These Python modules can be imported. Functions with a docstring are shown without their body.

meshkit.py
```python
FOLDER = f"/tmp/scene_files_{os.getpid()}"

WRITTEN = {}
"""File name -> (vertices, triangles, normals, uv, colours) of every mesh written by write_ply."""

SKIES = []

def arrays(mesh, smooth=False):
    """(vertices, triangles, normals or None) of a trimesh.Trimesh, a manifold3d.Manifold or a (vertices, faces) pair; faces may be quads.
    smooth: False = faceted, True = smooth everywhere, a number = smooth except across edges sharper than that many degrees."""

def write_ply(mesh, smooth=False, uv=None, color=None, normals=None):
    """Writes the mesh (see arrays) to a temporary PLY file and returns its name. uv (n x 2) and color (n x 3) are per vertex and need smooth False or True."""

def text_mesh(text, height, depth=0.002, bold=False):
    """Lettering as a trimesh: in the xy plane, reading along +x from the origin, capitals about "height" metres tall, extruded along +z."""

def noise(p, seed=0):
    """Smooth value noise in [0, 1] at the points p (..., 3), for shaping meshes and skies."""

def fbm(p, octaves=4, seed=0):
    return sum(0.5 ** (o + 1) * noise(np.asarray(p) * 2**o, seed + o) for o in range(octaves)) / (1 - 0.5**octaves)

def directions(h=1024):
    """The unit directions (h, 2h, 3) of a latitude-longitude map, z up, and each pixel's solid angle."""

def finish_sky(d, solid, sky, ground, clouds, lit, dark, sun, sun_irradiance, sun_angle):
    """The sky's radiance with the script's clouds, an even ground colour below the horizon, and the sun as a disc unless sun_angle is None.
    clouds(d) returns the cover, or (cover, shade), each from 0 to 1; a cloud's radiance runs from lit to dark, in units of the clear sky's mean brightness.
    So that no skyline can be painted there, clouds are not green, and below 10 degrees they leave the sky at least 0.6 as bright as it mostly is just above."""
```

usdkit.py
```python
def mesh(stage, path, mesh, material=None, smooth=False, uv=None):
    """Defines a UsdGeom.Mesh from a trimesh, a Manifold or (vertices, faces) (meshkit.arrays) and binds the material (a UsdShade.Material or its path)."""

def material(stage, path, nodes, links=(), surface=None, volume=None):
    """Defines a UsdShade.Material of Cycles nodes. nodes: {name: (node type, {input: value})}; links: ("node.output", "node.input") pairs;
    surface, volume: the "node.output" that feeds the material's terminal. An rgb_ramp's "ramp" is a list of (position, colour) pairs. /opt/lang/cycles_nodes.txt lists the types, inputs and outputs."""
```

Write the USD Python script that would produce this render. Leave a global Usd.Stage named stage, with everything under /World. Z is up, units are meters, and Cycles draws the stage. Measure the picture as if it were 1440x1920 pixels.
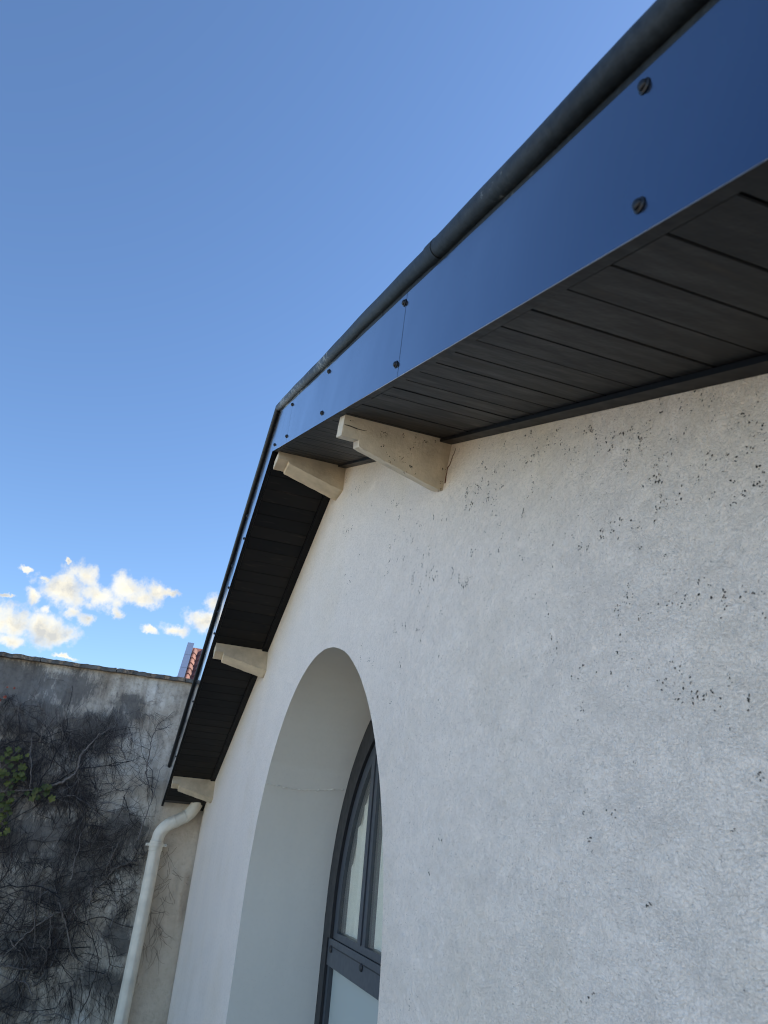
import math, random
import numpy as np, trimesh, usdkit, meshkit
from shapely.geometry import Polygon, Point, box as sbox, LineString
from shapely import affinity, ops
from pxr import Usd, UsdGeom, UsdLux, UsdShade, Gf, Sdf, Vt

stage = Usd.Stage.CreateInMemory()
UsdGeom.SetStageUpAxis(stage, UsdGeom.Tokens.z)
UsdGeom.SetStageMetersPerUnit(stage, 1.0)
world = UsdGeom.Xform.Define(stage, '/World')
stage.SetDefaultPrim(world.GetPrim())
UsdGeom.Scope.Define(stage, '/World/Looks')
rng = np.random.default_rng(7)
random.seed(7)

# ---------------------------------------------------------------- camera
EYE = (0.0, 0.75, 1.9)
YAW, PITCH, ROLL = 0.2964, 0.4235, 0.0890
F = np.array([math.cos(PITCH) * math.cos(YAW), -math.cos(PITCH) * math.sin(YAW), math.sin(PITCH)])
R = np.cross(F, [0, 0, 1]); R /= np.linalg.norm(R); U = np.cross(R, F)
R, U = math.cos(ROLL) * R + math.sin(ROLL) * U, -math.sin(ROLL) * R + math.cos(ROLL) * U
cam = UsdGeom.Camera.Define(stage, '/World/camera')
cam.AddTransformOp().Set(Gf.Matrix4d(*R, 0, *U, 0, *(-F), 0, *EYE, 1))
cam.CreateHorizontalApertureAttr(36.0); cam.CreateVerticalApertureAttr(48.0)
cam.CreateFocalLengthAttr(33.948)
cam.CreateClippingRangeAttr(Gf.Vec2f(0.02, 2000))
cam.CreateFStopAttr(11.0); cam.CreateFocusDistanceAttr(3.2)
cam.CreateExposureAttr(EXPOSURE := 1.16)

# ---------------------------------------------------------------- sky and sun
SUN_EL, SUN_AZ = math.radians(38), math.radians(-84)        # behind the gabled house
SUN = np.array([math.cos(SUN_EL) * math.cos(SUN_AZ), math.cos(SUN_EL) * math.sin(SUN_AZ), math.sin(SUN_EL)])
MARKS = "1.607,2.913 1.583,2.852 1.561,2.825 1.508,2.803 1.452,2.783 1.517,2.874 1.450,2.846 1.403,2.749 1.580,2.803 1.541,2.769 1.609,2.789 1.636,2.757 1.571,2.723 1.678,2.796 1.499,2.738 1.465,2.729 1.541,2.736 1.508,2.703 1.516,2.677 1.491,2.667 1.480,2.640 1.471,2.626 1.462,2.587 1.435,2.559 1.527,2.569 1.477,2.559 1.627,2.598 1.370,2.511 1.355,2.498 1.756,2.598 1.708,2.554 1.684,2.528 1.653,2.528 1.321,2.812 1.351,2.820 1.319,2.793 1.278,2.763 1.288,2.744 1.246,2.735 1.207,2.746 1.202,2.752 1.209,2.736 1.189,2.717 1.164,2.685 1.171,2.684 1.137,2.665 1.130,2.720 1.104,2.691 1.083,2.696 1.078,2.688 1.064,2.662 1.056,2.625 1.034,2.639 1.020,2.610 1.011,2.617 1.008,2.637 0.984,2.627 0.984,2.587 0.978,2.567 0.980,2.564 0.956,2.612 0.938,2.596 0.931,2.587 0.934,2.573 0.906,2.591 0.885,2.531 0.900,2.513 0.892,2.492 0.918,2.495 0.898,2.488 0.858,2.541 0.844,2.541 0.820,2.545 0.872,2.612 0.872,2.633 0.822,2.592 0.796,2.571 0.775,2.575 0.757,2.561 0.702,2.509 0.678,2.486 0.796,2.610 0.775,2.475 0.786,2.459 0.808,2.447 0.844,2.443 0.726,2.449 0.744,2.461 0.740,2.457 0.736,2.416 0.702,2.448 0.697,2.449 0.685,2.409 0.681,2.460 0.670,2.454 0.696,2.393 0.691,2.385 0.722,2.391 0.740,2.384 0.892,2.465 0.891,2.450 0.901,2.437 0.914,2.422 1.006,2.456 1.029,2.462 1.025,2.442 1.060,2.461 1.084,2.478 0.972,2.437 0.952,2.430 0.953,2.386 1.103,2.440 1.129,2.450 1.157,2.489 1.065,2.443 1.232,2.490 1.231,2.435 1.335,2.642 1.314,2.656 1.355,2.620 1.360,2.607 1.376,2.557 1.345,2.740 1.319,2.737 1.309,2.740 1.306,2.397 1.253,2.355 1.254,2.334 1.242,2.295 1.226,2.260 1.170,2.207 1.144,2.207 1.133,2.219 1.091,2.201 1.053,2.193 1.140,2.149 1.139,2.129 1.032,2.224 1.019,2.271 1.017,2.249 1.028,2.292 0.968,2.263 0.942,2.268 0.916,2.279 0.894,2.266 0.869,2.265 0.858,2.273 0.830,2.268 0.816,2.282 0.784,2.260 0.776,2.252 0.782,2.242 0.745,2.243 0.731,2.245 0.709,2.236 0.989,2.327 0.997,2.309 0.988,2.301 0.894,2.187 0.881,2.170 0.923,2.155 0.870,2.145 0.889,2.128 0.857,2.119 0.849,2.129 0.839,2.121 0.820,2.120 0.762,2.099 0.794,2.074 3.005,3.372 2.883,3.341 2.782,3.341 2.936,3.370 2.638,3.165 2.359,3.063 2.302,3.025 2.235,3.014 2.420,3.050 2.429,3.035 2.147,2.929 2.263,2.954 1.924,2.828 1.854,2.790 1.817,2.777 2.063,2.863 2.040,2.844 2.028,2.832 2.198,2.883 2.129,2.835 2.160,2.830 2.105,2.814 1.933,2.758 1.942,2.730 1.944,2.712 1.993,2.719 2.045,2.758 2.345,2.866 2.339,2.868 2.290,2.887 2.171,2.777 2.255,2.780 2.333,2.814 2.341,2.800 2.379,2.777 1.996,2.691 1.904,2.645 1.929,2.641 1.953,2.651 1.900,2.616 1.872,2.616 2.070,2.674 2.086,2.655 2.002,2.625 1.754,2.598 1.755,2.585 1.708,2.556 1.657,2.533 1.684,2.529 1.643,2.538 1.923,2.539 1.818,2.493 2.230,2.564 2.212,2.536 2.111,2.525 2.143,2.530 1.952,2.469 2.013,2.488 1.969,2.440 2.584,2.558 2.585,2.507 2.472,2.487 2.425,2.459 2.137,2.404 1.822,2.369 1.798,2.364 1.636,2.762 1.639,2.755 1.653,2.753 1.682,2.760 1.678,2.796 1.540,2.735 1.613,2.792 1.599,2.782 1.580,2.804 3.016,3.187 2.973,3.168 3.075,3.220 2.962,2.941 2.880,2.881 3.124,3.300 2.922,3.173 2.743,2.983 3.144,3.511 0.811,1.947 1.759,1.916 1.802,1.891 1.815,1.835 1.132,1.929 1.138,1.995 0.987,1.847 1.142,1.962 1.816,2.226 2.200,2.290 1.897,1.550 1.150,1.697 0.756,2.010 1.069,1.976"
CLOUDS = [(0.1194,0.2560,0.0337,0.0214),(0.0985,0.2770,0.0180,0.0180),(0.0826,0.2548,0.0382,0.0157),(0.0411,0.2732,0.0292,0.0180),(0.0281,0.2627,0.0247,0.0112),(0.0072,0.2749,0.0135,0.0112),(-0.0096,0.2778,0.0112,0.0056),(0.0480,0.2401,0.0090,0.0067),(0.1470,0.2626,0.0063,0.0045),(0.1550,0.2424,0.0101,0.0079),(0.1698,0.2070,0.0292,0.0214),(0.1348,0.2037,0.0360,0.0225),(0.1318,0.2287,0.0090,0.0090),(0.1040,0.2278,0.0090,0.0112),(0.0853,0.2251,0.0101,0.0079),(0.1652,0.1840,0.0202,0.0090),(0.1175,0.1967,0.0270,0.0112),(-0.0597,0.2467,0.0247,0.0157),(-0.0704,0.2722,0.0135,0.0135),(-0.0280,0.2313,0.0202,0.0067),(0.0023,0.2234,0.0135,0.0049),(0.1726,0.2704,0.0079,0.0034),(0.1234,0.2903,0.0027,0.0027),(0.1817,0.2357,0.0101,0.0027),(0.0981,0.1738,0.0112,0.0027)]
STEMS = [[(1.30,2.09),(1.22,2.13),(1.13,2.22),(1.13,2.33),(1.09,2.42),(1.00,2.55),(0.94,2.60)],
[(1.02,2.39),(1.04,2.44),(1.03,2.49),(1.06,2.50)],
[(0.55,2.27),(0.56,2.39),(0.56,2.59),(0.53,2.71)],
[(1.48,2.43),(1.48,2.51),(1.49,2.61)],
[(1.44,2.74),(1.39,2.68),(1.34,2.58),(1.30,2.49)],
[(1.46,2.03),(1.48,2.17),(1.53,2.33),(1.55,2.48)],
[(1.13,2.22),(1.08,2.14)],
[(0.92,1.96),(0.92,2.06),(1.02,2.17)],
[(1.49,2.66),(1.59,2.75),(1.68,2.78)],
[(0.75,2.36),(0.80,2.44),(0.89,2.48)],
[(0.56,2.27),(0.51,2.17),(0.60,2.22)],
[(0.67,2.14),(0.70,2.03),(0.67,1.94)],
[(1.20,1.19),(1.16,1.06),(1.13,0.92)],
[(1.19,1.32),(1.17,1.25),(1.17,1.19)],
[(1.09,1.17),(1.05,1.09),(1.03,0.97),(0.99,0.87)],
[(1.03,1.22),(0.94,1.09),(0.84,0.88),(0.74,0.80)],
[(1.08,0.92),(1.02,0.84),(1.04,0.72)],
[(1.35,0.78),(1.24,0.76),(1.12,0.75)],
[(0.97,1.18),(1.10,1.09),(1.23,0.96),(1.33,0.83)],
[(0.48,1.57),(0.62,1.51),(0.68,1.45),(0.71,1.39),(0.85,1.29),(0.97,1.19)],
[(0.67,1.04),(0.59,0.94),(0.53,0.79),(0.56,0.72),(0.52,0.66)],
[(0.73,0.73),(0.79,0.64),(0.85,0.53),(0.88,0.47)],
[(1.31,0.94),(1.20,0.84),(1.17,0.75)],
[(0.53,1.67),(0.45,1.61),(0.39,1.66)],
[(0.66,1.71),(0.70,1.55),(0.72,1.40)],
[(1.26,1.27),(1.34,1.23),(1.42,1.18)],
[(0.78,1.21),(0.79,1.32),(0.78,1.36)],
[(0.90,1.18),(0.83,1.10)],
[(1.20,0.72),(1.15,0.55),(1.20,0.47)]]
STAINS = [(1.84,2.89,0.55,0.27),(1.36,2.91,0.32,0.23),(1.60,2.65,0.50,0.27),(1.12,2.48,0.32,0.27),(1.58,2.25,0.37,0.41),(1.20,2.07,0.27,0.18),(0.78,2.80,0.23,0.18),(0.92,2.59,0.27,0.18),(1.36,1.72,0.55,0.27),(0.92,1.63,0.50,0.23),(0.69,1.77,0.27,0.18),(1.10,1.34,0.32,0.18),(0.79,1.44,0.37,0.16),(1.26,0.88,0.27,0.18),(1.07,0.92,0.23,0.23),(0.48,1.02,0.11,0.18),(0.60,0.65,0.32,0.14),(1.20,0.53,0.23,0.14)]
LEAVES = [(1.66,2.34),(1.71,2.29),(1.58,2.26),(1.58,2.20),(1.67,2.21),(1.69,2.15),(1.58,2.11),(1.65,2.07),(1.58,2.05),(1.65,1.98),(1.58,1.95),(1.61,1.90),(1.56,1.83),(1.59,1.76),(1.57,1.73),(1.37,2.05),(1.33,2.03),(1.43,2.00),(1.88,2.82),(1.85,2.69)]
# ragged fair weather clouds: (azimuth, elevation, half width, half height) in radians; the group recurs round the horizon
PERIOD = 0.80
def sky_material():
    n = {'tc': ('texture_coordinate', {}), 'sky': ('sky_texture', {'sky_type': 'single_scattering', 'sun_disc': False, 'sun_elevation': SUN_EL,
            'sun_rotation': math.atan2(SUN[0], SUN[1]), 'altitude': 150.0, 'air_density': SKY_AIR, 'aerosol_density': SKY_DUST, 'ozone_density': SKY_OZONE}),
         'sep': ('separate_xyz', {}), 'az': ('math', {'math_type': 'arctan2'}), 'el': ('math', {'math_type': 'arcsine'}),
         'wrap': ('math', {'math_type': 'wrap', 'value2': 0.80 * 0.55, 'value3': -0.80 * 0.45}),
         'nz': ('noise_texture', {'scale': 30.0, 'detail': 9.0, 'roughness': 0.66}), 'nzs': ('vector_math', {'math_type': 'subtract', 'vector2': (.5, .5, .5)}),
         'nzm': ('vector_math', {'math_type': 'scale', 'scale': 0.034}),
         'pos': ('combine_xyz', {'z': 0.0}), 'warp': ('vector_math', {'math_type': 'add'}),
         'n2': ('noise_texture', {'scale': 46.0, 'detail': 8.0, 'roughness': 0.58}), 'n2c': ('math', {'math_type': 'subtract', 'value2': 0.5}), 'n2m': ('math', {'math_type': 'multiply', 'value2': 1.9})}
    n['sat'] = ('hsv', {'hue': 0.5, 'saturation': SKY_SATURATION, 'value': 1.0, 'fac': 1.0})
    l = [('sky.color', 'sat.color'), ('tc.generated', 'sky.vector'), ('tc.generated', 'sep.vector'), ('sep.y', 'az.value1'), ('sep.x', 'az.value2'), ('sep.z', 'el.value1'),
         ('az.value', 'wrap.value1'), ('tc.generated', 'nz.vector'), ('nz.color', 'nzs.vector1'), ('nzs.vector', 'nzm.vector1'),
         ('wrap.value', 'pos.x'), ('el.value', 'pos.y'), ('pos.vector', 'warp.vector1'), ('nzm.vector', 'warp.vector2'), ('tc.generated', 'n2.vector'), ('n2.fac', 'n2c.value1'), ('n2c.value', 'n2m.value1')]
    last = None
    for i, (a, e, sa, se) in enumerate(CLOUDS):
        sa, se = sa * 1.20, se * 1.18
        n[f'd{i}'] = ('vector_math', {'math_type': 'subtract', 'vector2': (a, e, 0)})
        n[f's{i}'] = ('vector_math', {'math_type': 'multiply', 'vector2': (1 / sa, 1 / se, 0)})
        n[f'l{i}'] = ('vector_math', {'math_type': 'length'})
        n[f'o{i}'] = ('math', {'math_type': 'subtract', 'value1': 1.0})
        l += [('warp.vector', f'd{i}.vector1'), (f'd{i}.vector', f's{i}.vector1'), (f's{i}.vector', f'l{i}.vector1'), (f'l{i}.value', f'o{i}.value2')]
        if last:
            n[f'm{i}'] = ('math', {'math_type': 'smoothmax', 'value3': 0.35})
            l += [(last, f'm{i}.value1'), (f'o{i}.value', f'm{i}.value2')]
            last = f'm{i}.value'
        else:
            last = f'o{i}.value'
    n['dens'] = ('math', {'math_type': 'add'}); l += [(last, 'dens.value1'), ('n2m.value', 'dens.value2')]
    n['mask'] = ('rgb_ramp', {'ramp': [(0, (0, 0, 0)), (0.0, (0, 0, 0)), (0.2, (.22, .22, .22)), (0.45, (.66, .66, .66)), (0.85, (1, 1, 1)), (1, (1, 1, 1))]}); l += [('dens.value', 'mask.fac')]
    n['ns'] = ('noise_texture', {'scale': 24.0, 'detail': 6.0, 'roughness': .55}); n['nsr'] = ('math', {'math_type': 'multiply_add', 'value2': 2.6, 'value3': -1.0}); n['shade'] = ('math', {'math_type': 'multiply_add', 'value2': .42})
    l += [('warp.vector', 'ns.vector'), ('ns.fac', 'nsr.value1'), ('dens.value', 'shade.value1'), ('nsr.value', 'shade.value3')]
    n['col'] = ('rgb_ramp', {'ramp': [(0, (1, .97, .88)), (.45, (1.0, .95, .80)), (.75, (.84, .81, .71)), (1, (.62, .63, .62))]}); l += [('shade.value', 'col.fac')]
    n['colm'] = ('vector_math', {'math_type': 'scale', 'scale': CLOUD_LIGHT}); l += [('col.color', 'colm.vector1')]
    n['mix'] = ('mix', {}); l += [('mask.color', 'mix.fac'), ('sat.color', 'mix.color1'), ('colm.vector', 'mix.color2')]
    n['bg'] = ('background_shader', {'strength': SKY_STRENGTH}); l += [('mix.color', 'bg.color')]
    return usdkit.material(stage, '/World/Looks/sky_with_clouds', n, l, surface='bg.background')
SKY_SATURATION = 1.02
SKY_AIR, SKY_DUST, SKY_OZONE, SKY_STRENGTH, CLOUD_LIGHT = 1.0, 0.3, 5.2, 0.10, 5.0
dome = UsdLux.DomeLight.Define(stage, '/World/sky')
UsdShade.MaterialBindingAPI.Apply(dome.GetPrim()).Bind(sky_material())
dome.GetPrim().SetCustomDataByKey('kind', 'structure')
sun = UsdLux.DistantLight.Define(stage, '/World/sun')
sun.CreateIntensityAttr(1.25); sun.CreateAngleAttr(0.5); sun.CreateColorAttr(Gf.Vec3f(1, .90, .74)); sun.CreateNormalizeAttr(True)
zc = Gf.Vec3d(*SUN); xc = Gf.Cross(Gf.Vec3d(0, 0, 1), zc).GetNormalized(); yc = Gf.Cross(zc, xc)
sun.AddTransformOp().Set(Gf.Matrix4d(*xc, 0, *yc, 0, *zc, 0, 0, 0, 30, 1))
# ---------------------------------------------------------------- helpers
used = {}
def path_for(name, parent):
    base = (parent.GetPath().pathString if parent is not None else '/World') + '/' + name
    k = used.get(base, 0); used[base] = k + 1
    return base if k == 0 else f'{base}_{k:03d}'
def data(p, label=None, category=None, group=None, kind=None):
    for k, v in (('label', label), ('category', category), ('group', group), ('kind', kind)):
        if v: p.SetCustomDataByKey(k, v)
    return p
def thing(name, label, category, loc=(0, 0, 0), group=None):
    x = UsdGeom.Xform.Define(stage, path_for(name, None)); x.AddTranslateOp().Set(Gf.Vec3d(*map(float, loc)))
    p = x.GetPrim(); p._loc = None
    LOC[p.GetPath().pathString] = np.array(loc, float)
    return data(p, label, category, group)
LOC = {}
def obj(name, mesh, mat, parent=None, smooth=False, **kw):
    """One Mesh prim; the mesh comes in world coordinates and is moved into its thing's frame."""
    if hasattr(mesh, 'to_mesh') or isinstance(mesh, (tuple, list)):
        v, f, _ = meshkit.arrays(mesh)
    else:
        v, f = np.array(mesh.vertices), np.array(mesh.faces)
    top = '/'.join(parent.GetPath().pathString.split('/')[:3]) if parent is not None else None
    if top in LOC: v = v - LOC[top]
    m = usdkit.mesh(stage, path_for(name, parent), trimesh.Trimesh(v, f, process=False), mat, smooth=smooth)
    return data(m.GetPrim(), **kw)
def cat(ms): return trimesh.util.concatenate(ms)
def ext(poly, y0, y1):
    """shapely polygon in (x, z) as a solid between two depths y."""
    polys = poly.geoms if hasattr(poly, 'geoms') else [poly]
    out = []
    for p in polys:
        m = trimesh.creation.extrude_polygon(p, y1 - y0); v = np.array(m.vertices)
        out.append(trimesh.Trimesh(np.stack([v[:, 0], y1 - v[:, 2], v[:, 1]], 1), m.faces, process=False))
    return cat(out)
def bar(a, b, w, h, c=0.0, up=(0, 0, 1)):
    """A bar from a to b, w wide across and h high, its long edges chamfered by c."""
    a, b = np.array(a, float), np.array(b, float); d = b - a; L = np.linalg.norm(d); d /= L
    s = np.cross(d, up); s /= np.linalg.norm(s); u = np.cross(s, d)
    w, h = w / 2, h / 2
    prof = [(w, h), (-w, h), (-w, -h), (w, -h)] if not c else [(w - c, h), (-w + c, h), (-w, h - c), (-w, -h + c), (-w + c, -h), (w - c, -h), (w, -h + c), (w, h - c)]
    n = len(prof); ring = np.array([s * p + u * q for p, q in prof])
    v = np.vstack([a + ring, b + ring, [a, b]])
    f = [t for i in range(n) for j in [(i + 1) % n] for t in ([i, j, n + j], [i, n + j, n + i], [2 * n, j, i], [2 * n + 1, n + i, n + j])]
    m = trimesh.Trimesh(v, f, process=False)
    if m.volume < 0: m.invert()
    return m
def tube(pts, rad, k=8, cap=True):
    """A round tube along a polyline, radius a number or one per point."""
    P = np.array(pts, float); n = len(P); rad = np.broadcast_to(np.array(rad, float), n)
    T = np.gradient(P, axis=0); T /= np.linalg.norm(T, axis=1, keepdims=True) + 1e-12
    ref = np.array([0, 0, 1.0]) if abs(T[0][2]) < .9 else np.array([0, 1.0, 0])
    s = np.cross(T[0], ref); s /= np.linalg.norm(s); V = []
    a = np.linspace(0, 2 * np.pi, k, endpoint=False)
    for i in range(n):
        s = s - T[i] * (s @ T[i]); s /= np.linalg.norm(s); u = np.cross(T[i], s)
        V.append(P[i] + rad[i] * (np.cos(a)[:, None] * s + np.sin(a)[:, None] * u))
    V = np.vstack(V); i = np.arange(n - 1)[:, None] * k; j = np.arange(k)[None]; jn = (j + 1) % k
    f = np.concatenate([np.stack([i + j, i + jn, i + k + jn], -1).reshape(-1, 3), np.stack([i + j, i + k + jn, i + k + j], -1).reshape(-1, 3)])
    if cap:
        V = np.vstack([V, P[:1], P[-1:]]); e = n * k; q = np.arange(k)
        f = np.vstack([f, np.stack([np.full(k, e), (q + 1) % k, q], 1), np.stack([np.full(k, e + 1), (n - 1) * k + q, (n - 1) * k + (q + 1) % k], 1)])
    return trimesh.Trimesh(V, f, process=False)
def spline(pts, n):
    P = np.array(pts, float)
    if len(P) < 3: return np.array([P[0] + (P[-1] - P[0]) * t for t in np.linspace(0, 1, n)])
    Q = np.vstack([2 * P[0] - P[1], P, 2 * P[-1] - P[-2]]); out = []
    for t in np.linspace(0, len(P) - 1 - 1e-9, n):
        i = int(t); u = t - i; a, b, c, d = Q[i:i + 4]
        out.append(.5 * (2 * b + (c - a) * u + (2 * a - 5 * b + 4 * c - d) * u * u + (3 * b - a - 3 * c + d) * u ** 3))
    return np.array(out)

# ---------------------------------------------------------------- materials
def mat(name, nodes, links, surface='p.BSDF', volume=None):
    return usdkit.material(stage, '/World/Looks/' + name, nodes, links, surface=surface, volume=volume)
def plain(name, color, rough=.5, var=.12, scale=20., bump=0., bscale=200., **kw):
    """A principled surface with a little uneven tone, uneven gloss and optional fine relief."""
    n = {'g': ('geometry', {}), 'n': ('noise_texture', {'scale': scale, 'detail': 6.0, 'roughness': .6}),
         'c': ('rgb_ramp', {'ramp': [(.3, tuple(x * (1 - var) for x in color)), (.7, tuple(min(1, x * (1 + var)) for x in color))]}),
         'r': ('map_range', {'from_min': .3, 'from_max': .7, 'to_min': rough * .85, 'to_max': min(1, rough * 1.15)}), 'p': ('principled_bsdf', kw)}
    l = [('g.position', 'n.vector'), ('n.fac', 'c.fac'), ('c.color', 'p.base_color'), ('n.fac', 'r.value'), ('r.result', 'p.roughness')]
    if bump:
        n['bn'] = ('noise_texture', {'scale': bscale, 'detail': 4.0, 'roughness': .6}); n['b'] = ('bump', {'strength': 1.0, 'distance': bump})
        l += [('g.position', 'bn.vector'), ('bn.fac', 'b.height'), ('b.normal', 'p.normal')]
    return mat(name, n, l)

O, XA, ZA, TAN, FH = 0.3706, 3.2551, 3.6326, math.tan(0.3914), 0.2213     # eave overhang, ridge, slope, fascia height
CS, SN = math.cos(0.3914), math.sin(0.3914)
XW, XE0, ZW = 7.189, -0.75, 3.138                                          # boundary wall, the gable's near end, boundary wall's top
AW, AZ, RD = 1.139, 1.5255, 0.448                                          # arch radius, springing, depth of the reveal
def soffit(x): return ZA - TAN * abs(x - XA)

def plaster_material(name, fine, base, warm, amount, grain=1.0):
    n = {'g': ('geometry', {}), 'sep': ('separate_xyz', {}),
         # dirt and rust wash below the eaves: the distance down from the roof line
         'dx': ('math', {'math_type': 'subtract', 'value2': XA}), 'ab': ('math', {'math_type': 'absolute'}), 'sl': ('math', {'math_type': 'multiply', 'value2': TAN}),
         'dd': ('math', {'math_type': 'add'}), 'dist': ('math', {'math_type': 'subtract', 'value1': ZA}),
         'st': ('mapping', {'scale': (2.6, 2.6, .55)}), 'ns': ('noise_texture', {'scale': 1.0, 'detail': 5.0, 'roughness': .6}),
         'nb': ('noise_texture', {'scale': 1.7, 'detail': 4.0, 'roughness': .55}), 'nm': ('noise_texture', {'scale': 55.0, 'detail': 5.0, 'roughness': .7}),
         'k': ('map_range', {'from_min': 0.0, 'from_max': .42, 'to_min': 1.0, 'to_max': 0.0, 'clamp': True}),
         'ks': ('math', {'math_type': 'power', 'value2': 1.5}), 'nsr': ('map_range', {'from_min': .35, 'from_max': .68, 'to_min': .25, 'to_max': 1.0, 'clamp': True}),
         'kk': ('math', {'math_type': 'multiply'}), 'nbr': ('map_range', {'from_min': .50, 'from_max': .72, 'to_min': 0.0, 'to_max': .30, 'clamp': True}),
         'kmax': ('math', {'math_type': 'maximum'}), 'kf': ('math', {'math_type': 'multiply', 'value2': amount}),
         'cm': ('mix', {'color1': base, 'color2': warm}),
         'sp': ('rgb_ramp', {'ramp': [(.28, (1 - .09 * grain,) * 3), (.5, (1, 1, 1)), (.72, (1 + .05 * grain,) * 3)]}), 'cs': ('mix', {'mix_type': 'multiply', 'fac': 1.0}),
         'str': ('rgb_ramp', {'ramp': [(.30, (.955, .955, .96)), (.55, (1, 1, 1)), (.75, (1.02, 1.02, 1.02))]}), 'cst': ('mix', {'mix_type': 'multiply', 'fac': 1.0}),
         'p': ('principled_bsdf', {'roughness': .9, 'specular_ior_level': .25})}
    l = [('g.position', 'sep.vector'), ('sep.x', 'dx.value1'), ('dx.value', 'ab.value1'), ('ab.value', 'sl.value1'), ('sl.value', 'dd.value1'), ('sep.z', 'dd.value2'), ('dd.value', 'dist.value2'),
         ('dist.value', 'k.value'), ('k.result', 'ks.value1'), ('g.position', 'st.vector'), ('st.vector', 'ns.vector'), ('ns.fac', 'nsr.value'), ('ks.value', 'kk.value1'), ('nsr.result', 'kk.value2'),
         ('g.position', 'nb.vector'), ('nb.fac', 'nbr.value'), ('kk.value', 'kmax.value1'), ('nbr.result', 'kmax.value2'), ('kmax.value', 'kf.value1'), ('kf.value', 'cm.fac'),
         ('g.position', 'nm.vector'), ('nm.fac', 'sp.fac'), ('cm.color', 'cs.color1'), ('sp.color', 'cs.color2'), ('ns.fac', 'str.fac'), ('cs.color', 'cst.color1'), ('str.color', 'cst.color2'), ('cst.color', 'p.base_color')]
    # trowelled relief: short curling ridges, coarser swirls that bend them, and grit
    n.update({'w': ('noise_texture', {'scale': 9.0, 'detail': 2.0}), 'wm': ('vector_math', {'math_type': 'scale', 'scale': .05}), 'wa': ('vector_math', {'math_type': 'add'}),
              'ms': ('mapping', {'scale': (1.0, 1.0, 1.7)}), 'v': ('noise_texture', {'scale': 150.0, 'detail': 3.0, 'roughness': .55, 'distortion': 1.6}),
              'v2': ('noise_texture', {'scale': 45.0, 'detail': 4.0, 'roughness': .6}), 'va': ('math', {'math_type': 'multiply_add', 'value2': .55}),
              'lo': ('noise_texture', {'scale': 3.2, 'detail': 3.0}), 'lor': ('map_range', {'from_min': .36, 'from_max': .62, 'to_min': .93, 'to_max': 1.0, 'clamp': True}), 'vb': ('math', {'math_type': 'multiply'}), 'vc': ('math', {'math_type': 'subtract', 'value2': .775}),
              'b': ('bump', {'strength': 1.0, 'distance': fine})})
    l += [('g.position', 'w.vector'), ('w.color', 'wm.vector1'), ('g.position', 'wa.vector1'), ('wm.vector', 'wa.vector2'), ('wa.vector', 'ms.vector'), ('ms.vector', 'v.vector'), ('g.position', 'v2.vector'),
          ('v.fac', 'va.value1'), ('v2.fac', 'va.value3'), ('g.position', 'lo.vector'), ('lo.fac', 'lor.value'), ('va.value', 'vc.value1'), ('vc.value', 'vb.value1'), ('lor.result', 'vb.value2'), ('vb.value', 'b.height'), ('b.normal', 'p.normal')]
    # the hollows between the ridges are coloured darker
    n.update({'pit': ('rgb_ramp', {'ramp': [(.30, (1 - .45 * grain,) * 3), (.385, (1, 1, 1))]}), 'cp': ('mix', {'mix_type': 'multiply', 'fac': 1.0})})
    l = [x for x in l if x != ('cst.color', 'p.base_color')] + [('v.fac', 'pit.fac'), ('cst.color', 'cp.color1'), ('pit.color', 'cp.color2'), ('cp.color', 'p.base_color')]
    return mat(name, n, l)
M = {}
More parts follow.
